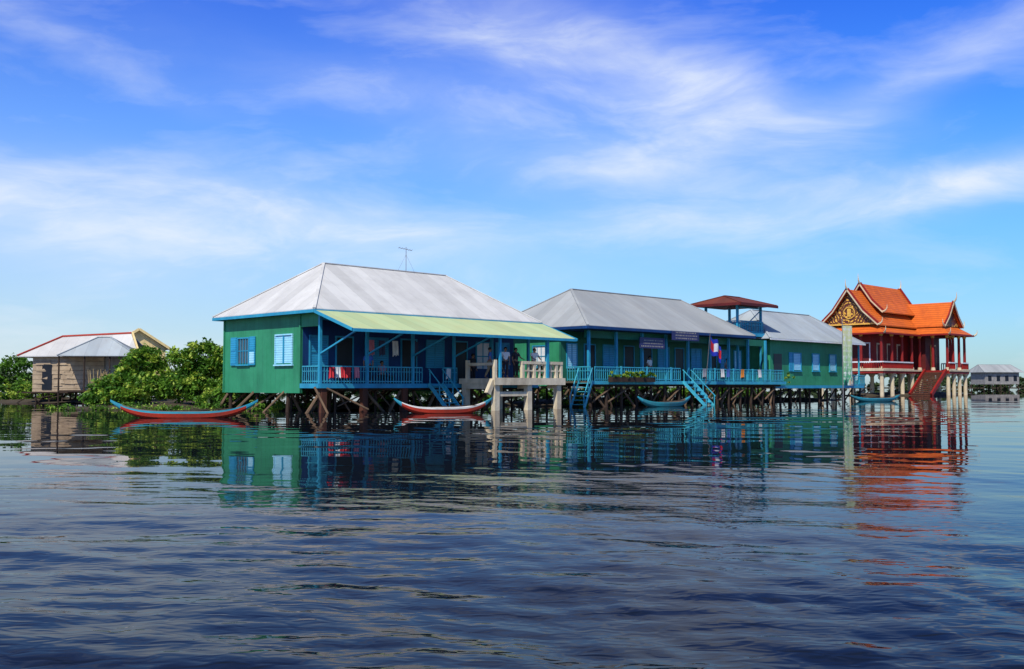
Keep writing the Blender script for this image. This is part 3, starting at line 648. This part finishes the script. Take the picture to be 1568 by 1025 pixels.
# mud banks
def mud(name,cx,cy,rx,ry,h,rz=0,seed=0):
    nx,ny=40,24; g=random.Random(seed); ph=[g.uniform(0,6) for _ in range(6)]; k=MB('mud')
    for j in range(ny+1):
        for i in range(nx+1):
            u=-1+2*i/nx; v=-1+2*j/ny; r=math.hypot(u,v)
            w=1+.18*math.sin(3*math.atan2(v,u)+ph[0])+.1*math.sin(7*math.atan2(v,u)+ph[1])
            z=h*(1-(r/w)**2)+.05*math.sin(u*9+ph[2])*math.sin(v*7+ph[3])-.02+.04*g.uniform(-1,1)
            k.v.append((u*rx,v*ry,max(z,-.6)))
    for j in range(ny):
        for i in range(nx): a=j*(nx+1)+i; k.f.append((a,a+1,a+nx+2,a+nx+1)); k.m.append(0)
    o=k.obj(name,None,True,(cx,cy,0)); o.rotation_euler=(0,0,rz)
mud('mud_bank',-20,61.5,7,4.5,.3,0,1); mud('mud_bank',-33,81.5,10,5,.25,0,2)
x,y,_=L2W(8,7); mud('mud_bank',x,y,9,4,.4,RZ,3); x,y,_=L2W(30,6); mud('mud_bank',x,y,13,4.6,.45,RZ,4)
x,y,_=L2W(49,5); mud('mud_bank',x,y,9,4.5,.35,RZ,5)
mud('mud_bank',55,142,16,6,.5,RZ,6); mud('mud_bank',-46,92,10,5,.3,0,7)
# distant treeline
def treeline():
    b=[];g=random.Random(5)
    for i in range(210):
        x=-420+840*i/209+g.uniform(-3,3); y=470+g.uniform(-12,40); hh=g.uniform(2.2,4.0)*(1.25 if x>180 else 1)
        b.append((x,y,hh*.8,g.uniform(4,8),3,hh))
    o=leaves('distant_treeline',b,40000,1.1,[M['leafd']],None,seed=31)
    b=[(168+g.uniform(0,22),322+g.uniform(-4,8),3.4,2.6,2.2,3.0) for _ in range(5)]+[(128+i*9,335,1.4,5,2,1.3) for i in range(12)]
    leaves('distant_trees',b,10000,.5,[M['leafd']],None,seed=32)
    k=MB('mud'); k.box(-450,450,466,520,-.5,.25); k.obj('far_shore')
treeline()
# ------------------------------------------------------------------ people
skinm=plain('skin',(.30,.16,.09),.5); hairm=plain('hair',(.012,.01,.009),.5); eyem=plain('eyes',(.02,.02,.02),.3)
def skinmesh(name,pts,edges,mat,parent,mul=1.0,sub=1):
    me=bpy.data.meshes.new(name); me.from_pydata([p[0] for p in pts],edges,[]); me.materials.append(mat)
    o=bpy.data.objects.new(name,me); scene.collection.objects.link(o); o.parent=parent
    o.modifiers.new('skin','SKIN')
    sv=me.skin_vertices[0].data
    for i,p in enumerate(pts): sv[i].radius=(p[1]*mul,p[1]*mul*(p[2] if len(p)>2 else 1)); sv[i].use_root=(i==0)
    m=o.modifiers.new('sub','SUBSURF'); m.levels=sub; m.render_levels=sub
    for p in me.polygons: p.use_smooth=True
    return o
def person(loc,yaw,shirt,pants,pose='stand',h=1.0,hat=None):
    E=empty('person',loc,yaw); E.scale=(h,h,h)
    J={}
    sit=pose in('sit','squat'); dz=-.47 if pose=='sit' else (-.62 if pose=='squat' else 0)
    lean=-.12 if pose in('lean','squat') else 0
    P=lambda x,y,z:(x,y,z+dz)
    pelvis=P(0,0,.93); spine=P(0,-.02+lean*.3,1.13); chest=P(0,lean*.8,1.33); neck=P(0,lean-.01,1.47); head=P(0,lean-.03,1.56); top=P(0,lean-.02,1.65)
    pts=[(pelvis,.135,.8),(spine,.12,.8),(chest,.145,.72),(neck,.052),(head,.082,1.15),(top,.07,1.15)]; ed=[(0,1),(1,2),(2,3),(3,4),(4,5)]
    sh=[(pelvis,.14,.85),(spine,.135,.85),(chest,.16,.75),(P(0,lean-.01,1.43),.075)]; se=[(0,1),(1,2),(2,3)]
    pa=[(pelvis,.15,.85)]; pe=[]
    for k,sg in enumerate((-1,1)):
        hip_=P(.09*sg,0,.87)
        if pose=='sit': knee=P(.11*sg,-.42,.92); ank=P(.11*sg,-.40,.50); toe=P(.11*sg,-.54,.47)
        elif pose=='squat': knee=P(.16*sg,-.36,1.08); ank=P(.13*sg,-.12,.70); toe=P(.14*sg,-.28,.65)
        elif pose=='walk': knee=P(.09*sg,-.14*sg-.05,.50); ank=P(.09*sg,-.22*sg+.06,.10); toe=P(.09*sg,-.22*sg-.10,.04)
        else: knee=P(.10*sg,-.02,.49); ank=P(.11*sg,.02,.09); toe=P(.12*sg,-.14,.035)
        n=len(pts); pts+=[(hip_,.085),(knee,.058),(ank,.038),(toe,.032)]; ed+=[(0,n),(n,n+1),(n+1,n+2),(n+2,n+3)]
        m=len(pa); am=Vector(knee).lerp(Vector(ank),.85); pa+=[(hip_,.10),(knee,.078),(tuple(am),.06)]; pe+=[(0,m),(m,m+1),(m+1,m+2)]
        sho=P(.185*sg,lean*.9,1.385)
        if pose in('sit','squat'): el=P(.24*sg,-.14+lean,1.14); wr=P(.15*sg,-.36,1.02)
        elif pose=='lean' or (pose=='reach' and sg>0): el=P(.24*sg,-.14+lean,1.16); wr=P(.2*sg,-.36+lean,1.08)
        else: el=P(.235*sg,.03,1.12); wr=P(.225*sg,-.06,.88)
        n=len(pts); pts+=[(sho,.056),(el,.04),(wr,.027)]; ed+=[(2,n),(n,n+1),(n+1,n+2)]
        d=(Vector(wr)-Vector(el)).normalized(); palm=Vector(wr)+d*.07; pts.append((tuple(palm),.034,.5)); ed.append((n+2,n+3))
        m=len(sh); mid=Vector(sho).lerp(Vector(el),.75); sh+=[(sho,.075),(tuple(mid),.062)]; se+=[(2,m),(m,m+1)]
        fp=[(tuple(palm),.014)]; fe=[]
        side=Vector((1,0,0))
        for q,(o_,l_) in enumerate(((-.027,.07),(-.009,.08),(.009,.076),(.027,.06))):
            b0=palm+side*o_+d*.02; b1=b0+d*l_*.5+Vector((0,-.008,0)); b2=b0+d*l_+Vector((0,-.025,-.004)); i=len(fp)
            fp+=[(tuple(b0),.009),(tuple(b1),.009),(tuple(b2),.008)]; fe+=[(0,i),(i,i+1),(i+1,i+2)]
        i=len(fp); t0=palm-d*.03+side*(-sg)*.03; t1=t0+d*.03+side*(-sg)*.025; t2=t1+d*.025; fp+=[(tuple(t0),.011),(tuple(t1),.01),(tuple(t2),.008)]; fe+=[(0,i),(i,i+1),(i+1,i+2)]
        skinmesh('hand',fp,fe,skinm,E,1,0)
    skinmesh('body',pts,ed,skinm,E); skinmesh('shirt',sh,se,shirt,E,1.02); skinmesh('trousers',pa,pe,pants,E)
    hz=Vector(head)
    k=MB(hairm,skinm,eyem)
    for i in range(6):   # hair cap
        for j in range(12):
            def s(i,j):
                ph=i/6*1.9; th=j/12*2*math.pi; r=.105; v=Vector((math.sin(ph)*math.cos(th)*.9*r,math.sin(ph)*math.sin(th)*r*1.12+.022,math.cos(ph)*r*1.1+.045)); return hz+v
            if i>=3 and 6<j<11: continue
            k.poly([s(i,j),s(i+1,j),s(i+1,j+1),s(i,j+1)][::-1],0)
    f=hz+Vector((0,-.095,0)); k.cyl(f+Vector((0,.02,.02)),f+Vector((0,-.02,-.015)),.006,.014,6,1)
    for sg in (-1,1): k.cyl(f+Vector((.032*sg,.012,.02)),f+Vector((.032*sg,-.002,.02)),.012,.01,6,2); k.cyl(hz+Vector((.085*sg,0,.0)),hz+Vector((.1*sg,.01,.01)),.025,.02,6,1)
    k.cyl(f+Vector((-.022,.004,-.045)),f+Vector((.022,.004,-.045)),.006,.006,5,2)
    k.obj('hair_and_face',E)
cw=plain('shirt_white',(.75,.75,.72)); cb=plain('shirt_blue',(.05,.15,.5)); cr=plain('shirt_red',(.5,.05,.05)); cd=plain('trousers_dark',(.025,.025,.035)); ck=plain('trousers_khaki',(.3,.24,.15)); cp=plain('shirt_pink',(.6,.25,.3)); cg=plain('shirt_grey',(.2,.22,.22))
def pp(s,t,z,yaw,*a,**k): person(L2W(s,t,z),yaw,*a,**k)
fy=RZ # facing -v direction = local -y
pp(10.3,-2.5,1.71,fy-.5,cw,cd,'stand'); pp(10.0,-1.6,1.71,fy+.9,cb,ck,'walk',h=1.0); pp(11.4,-2.2,1.71,fy,cd,cd,'reach')
pp(12.6,-2.4,1.71,fy-.3,cw,ck,'lean'); pp(9.6,-2.5,1.71,fy+.2,cg,cd,'squat'); pp(10.6,.4,1.42,fy,cd,cd,'stand'); pp(12.2,.5,1.42,fy-.8,cr,cd,'stand')
pp(4.7,1.15,1.42-.02,fy,cp,cd,'sit'); pp(3.4,.6,1.42,fy-.6,cb,cd,'stand'); pp(26.5,.0,1.6,fy,cw,cd,'stand'); pp(36.2,.2,1.6,fy,cg,cd,'stand')
# ------------------------------------------------------------------ water: one displaced sheet, finest where the boats are moored, reaching the horizon
def water():
    rs=[2.0]
    while rs[-1]<95: rs.append(rs[-1]+max(.035,rs[-1]*.0036))
    while rs[-1]<400: rs.append(rs[-1]*1.012)
    while rs[-1]<5000: rs.append(rs[-1]*1.08)
    rs=np.array([.02]+rs); dr=np.gradient(rs)
    dense=np.linspace(-34,34,620); side=np.concatenate([np.linspace(36,180,60)])
    az=np.radians(np.concatenate([-side[::-1][:-1]-0,dense,side]))   # -178..180
    R,A=np.meshgrid(rs,az,indexing='ij'); X=R*np.sin(A); Y=R*np.cos(A); DR=np.broadcast_to(dr[:,None],R.shape)
    g=np.random.default_rng(11)
    # local activity of the surface: boat wake ripples in open water, calmer near the bank, wandering patches
    act=.15+.95/(1+np.exp((Y-11.0)/2.6))
    pat=np.zeros_like(X)
    for i in range(14):
        L=g.uniform(9,40); th=g.uniform(0,math.pi); pat+=np.sin(2*math.pi/L*(X*math.cos(th)*.6+Y*math.sin(th)*1.5)+g.uniform(0,6))
    pat=1/(1+np.exp(-pat*.9))
    wx=X+.5*np.sin(Y*.35+1)+.7*np.sin(X*.12+Y*.2); wy=Y+.5*np.sin(X*.30)+.35*np.sin(X*.11+Y*.17+2)
    Z=np.zeros_like(X)
    N=60
    for i in range(N):
        L=.24*(9.0/.24)**((i+g.random())/N)
        th=math.radians(90-18)+g.normal()*(.6 if L<1.5 else .4)
        k=2*math.pi/L; slope=.0058*(1.15 if L<.6 else (1.05 if L<1.5 else (.95 if L<3 else .45)))
        amp=slope/k*1.41
        fade=np.clip((L/(DR+1e-6)-3)/4,0,1)
        md=(act*(.25+1.1*pat)) if L<1.6 else np.maximum(act,.24)*(.7+.35*pat)
        Z+=amp*fade*md*np.sin(k*(wx*math.cos(th)+wy*math.sin(th))+g.uniform(0,6.28))
    nr,na=R.shape
    v=np.stack([X,Y,Z],-1).reshape(-1,3)
    i,j=np.meshgrid(np.arange(nr-1),np.arange(na-1),indexing='ij'); a=(i*na+j).ravel()
    f=np.stack([a,a+na,a+na+1,a+1],1)
    n=len(f); me=bpy.data.meshes.new('water'); me.vertices.add(len(v)); me.vertices.foreach_set('co',v.ravel().astype(np.float32)); me.loops.add(4*n); me.loops.foreach_set('vertex_index',f.ravel().astype(np.int32)); me.polygons.add(n); me.polygons.foreach_set('loop_start',np.arange(n,dtype=np.int32)*4); me.polygons.foreach_set('loop_total',np.full(n,4,np.int32)); me.polygons.foreach_set('use_smooth',np.ones(n,bool)); me.update()
    if me.polygons[n//2].normal.z<0: me.flip_normals()
    m=bpy.data.materials.new('lake_water'); m.use_nodes=True; t=NT(m.node_tree); t.n.remove(t.n['Principled BSDF'])
    tc=t.node('ShaderNodeTexCoord').outputs['Object']
    sx=t.node('ShaderNodeSeparateXYZ'); t.put(sx.inputs[0],tc)
    near=t.ramp(sx.outputs[1],5,18,1.0,.0)
    c=t.noise(t.mapping(tc,(1.0,1.7,1),rot=(0,0,.35)),5.5,1,.5,.6)
    bn=t.node('ShaderNodeBump'); bn.inputs['Strength'].default_value=1; bn.inputs['Distance'].default_value=1.0
    t.put(bn.inputs['Height'],t.math('MULTIPLY',t.math('MULTIPLY',c,.005),near))
    fr=t.node('ShaderNodeFresnel'); fr.inputs['IOR'].default_value=1.31; t.put(fr.inputs['Normal'],bn.outputs[0])
    gl=t.node('ShaderNodeBsdfGlossy'); gl.inputs['Color'].default_value=(.90,.86,.84,1); gl.inputs['Roughness'].default_value=.006; t.put(gl.inputs['Normal'],bn.outputs[0])
    df=t.node('ShaderNodeBsdfDiffuse'); df.inputs['Color'].default_value=(.006,.009,.014,1)
    mx=t.node('ShaderNodeMixShader'); t.put(mx.inputs[0],t.math('POWER',fr.outputs[0],1.42)); t.l.new(df.outputs[0],mx.inputs[1]); t.l.new(gl.outputs[0],mx.inputs[2])
    t.l.new(mx.outputs[0],t.n['Material Output'].inputs[0])
    me.materials.append(m); o=bpy.data.objects.new('water',me); scene.collection.objects.link(o)
water()
# ------------------------------------------------------------------ sky and sun
ts=Vector((-.35,-.94,0)).normalized(); el=math.radians(50); tosun=Vector((ts.x*math.cos(el),ts.y*math.cos(el),math.sin(el)))
sd=bpy.data.lights.new('sun','SUN'); sd.energy=5.0; sd.angle=math.radians(.53); sd.color=(1,.94,.84)
so=bpy.data.objects.new('sun',sd); scene.collection.objects.link(so); so.rotation_euler=tosun.to_track_quat('Z','Y').to_euler(); so.location=(-20,-20,60)
w=bpy.data.worlds.new('World'); scene.world=w; w.use_nodes=True; t=NT(w.node_tree); bg=t.n['Background']
sky=t.node('ShaderNodeTexSky',sky_type='NISHITA'); sky.sun_disc=False; sky.sun_elevation=el; sky.sun_rotation=math.atan2(ts.x,ts.y)%(2*math.pi); sky.air_density=1.0; sky.dust_density=.6; sky.ozone_density=2.0
tc=t.node('ShaderNodeTexCoord').outputs['Generated']
sx=t.node('ShaderNodeSeparateXYZ'); t.put(sx.inputs[0],tc)
AZ=t.math('ARCTAN2',sx.outputs[0],sx.outputs[1]); EL=t.math('ARCSINE',sx.outputs[2])
cv=t.node('ShaderNodeCombineXYZ'); t.put(cv.inputs[0],AZ); t.put(cv.inputs[1],EL)
base=cv.outputs[0]
wn=t.node('ShaderNodeTexNoise'); t.put(wn.inputs['Vector'],t.mapping(base,(3,7,1))); wn.inputs['Scale'].default_value=1.2; wn.inputs['Detail'].default_value=4
wv=t.node('ShaderNodeVectorMath',operation='MULTIPLY_ADD'); t.put(wv.inputs[0],wn.outputs['Color']); wv.inputs[1].default_value=(.16,.07,0); wv.inputs[2].default_value=(-.08,-.035,0)
wa=t.node('ShaderNodeVectorMath',operation='ADD'); t.put(wa.inputs[0],base); t.put(wa.inputs[1],wv.outputs[0]); P_=wa.outputs[0]
cl=[(840,60,230,85,-18,.50),(1090,135,190,50,-25,.45),(1200,180,150,36,-5,.36),(1030,225,210,36,10,.38),(1430,100,320,34,26,.26),(1440,285,320,32,12,.55),(1050,330,500,34,5,.32),(120,345,340,62,-5,.44),(520,345,280,38,-10,.42),(60,20,220,26,-20,.18),(680,180,320,46,-14,.25),(330,270,300,30,8,.15)]
acc=None
for px,py,L_,W_,ang,st in cl:
    az=math.atan((px-784)/F); e_=math.atan((590-py)/math.hypot(F,px-784))
    mp=t.mapping(P_,(L_/F,W_/F,1),(az,e_,0),(0,0,math.radians(ang)),'TEXTURE')
    ln=t.node('ShaderNodeVectorMath',operation='LENGTH'); t.put(ln.inputs[0],mp)
    g=t.math('MULTIPLY',t.math('EXPONENT',t.math('MULTIPLY',t.math('MULTIPLY',ln.outputs['Value'],ln.outputs['Value']),-1.0)),st)
    acc=g if acc is None else t.math('ADD',acc,g)
n1=t.noise(t.mapping(P_,(4,13,1),rot=(0,0,-.22)),1.3,6,.6,.3)
mask=t.math('MULTIPLY',acc,t.ramp(n1,.3,.7,.35,1.2))
mask=t.math('ADD',mask,t.math('MULTIPLY',t.ramp(n1,.48,.8),.24))
# thin haze veil toward the horizon, denser to the left
hz=t.math('EXPONENT',t.math('MULTIPLY',t.math('MAXIMUM',EL,0.0),-7.0)); lf=t.ramp(AZ,-.5,.45,1.0,.35)
mask=t.math('ADD',mask,t.math('MULTIPLY',t.math('MULTIPLY',hz,lf),.72))
mask=t.math('MINIMUM',mask,.92)
tint=t.node('ShaderNodeValToRGB'); cr_=tint.color_ramp; t.put(tint.inputs[0],t.ramp(EL,0,1.2)); 
S_=2.2
def cc(r,g,b): return (r/S_,g/S_,b/S_,1)
cr_.elements[0].position=0; cr_.elements[0].color=cc(.55,.90,1.15); cr_.elements[1].position=.85; cr_.elements[1].color=cc(.50,.60,.70)
for p_,c_ in ((.12,cc(.38,1.02,1.75)),(.2,cc(.23,.92,2.0)),(.30,cc(.08,.62,2.05)),(.45,cc(.20,.45,1.1))):
    e2=cr_.elements.new(p_); e2.color=c_
scol=t.mix(1.0,sky.outputs[0],tint.outputs[0],'MULTIPLY')
sc2=t.node('ShaderNodeVectorMath',operation='SCALE'); t.put(sc2.inputs[0],scol); sc2.inputs[3].default_value=S_
col=t.mix(mask,sc2.outputs[0],(8.6,9.2,9.9,1))
t.put(bg.inputs[0],col); bg.inputs[1].default_value=.1
# ------------------------------------------------------------------ camera
cd_=bpy.data.cameras.new('camera'); cd_.lens=36; cd_.sensor_width=36; cd_.clip_end=6000
co=bpy.data.objects.new('camera',cd_); scene.collection.objects.link(co); co.location=(0,0,H); co.rotation_euler=(math.radians(90)+math.atan(77.5/F),0,0)
scene.camera=co
scene.view_settings.view_transform='Standard'; scene.view_settings.look='None'; scene.view_settings.exposure=0
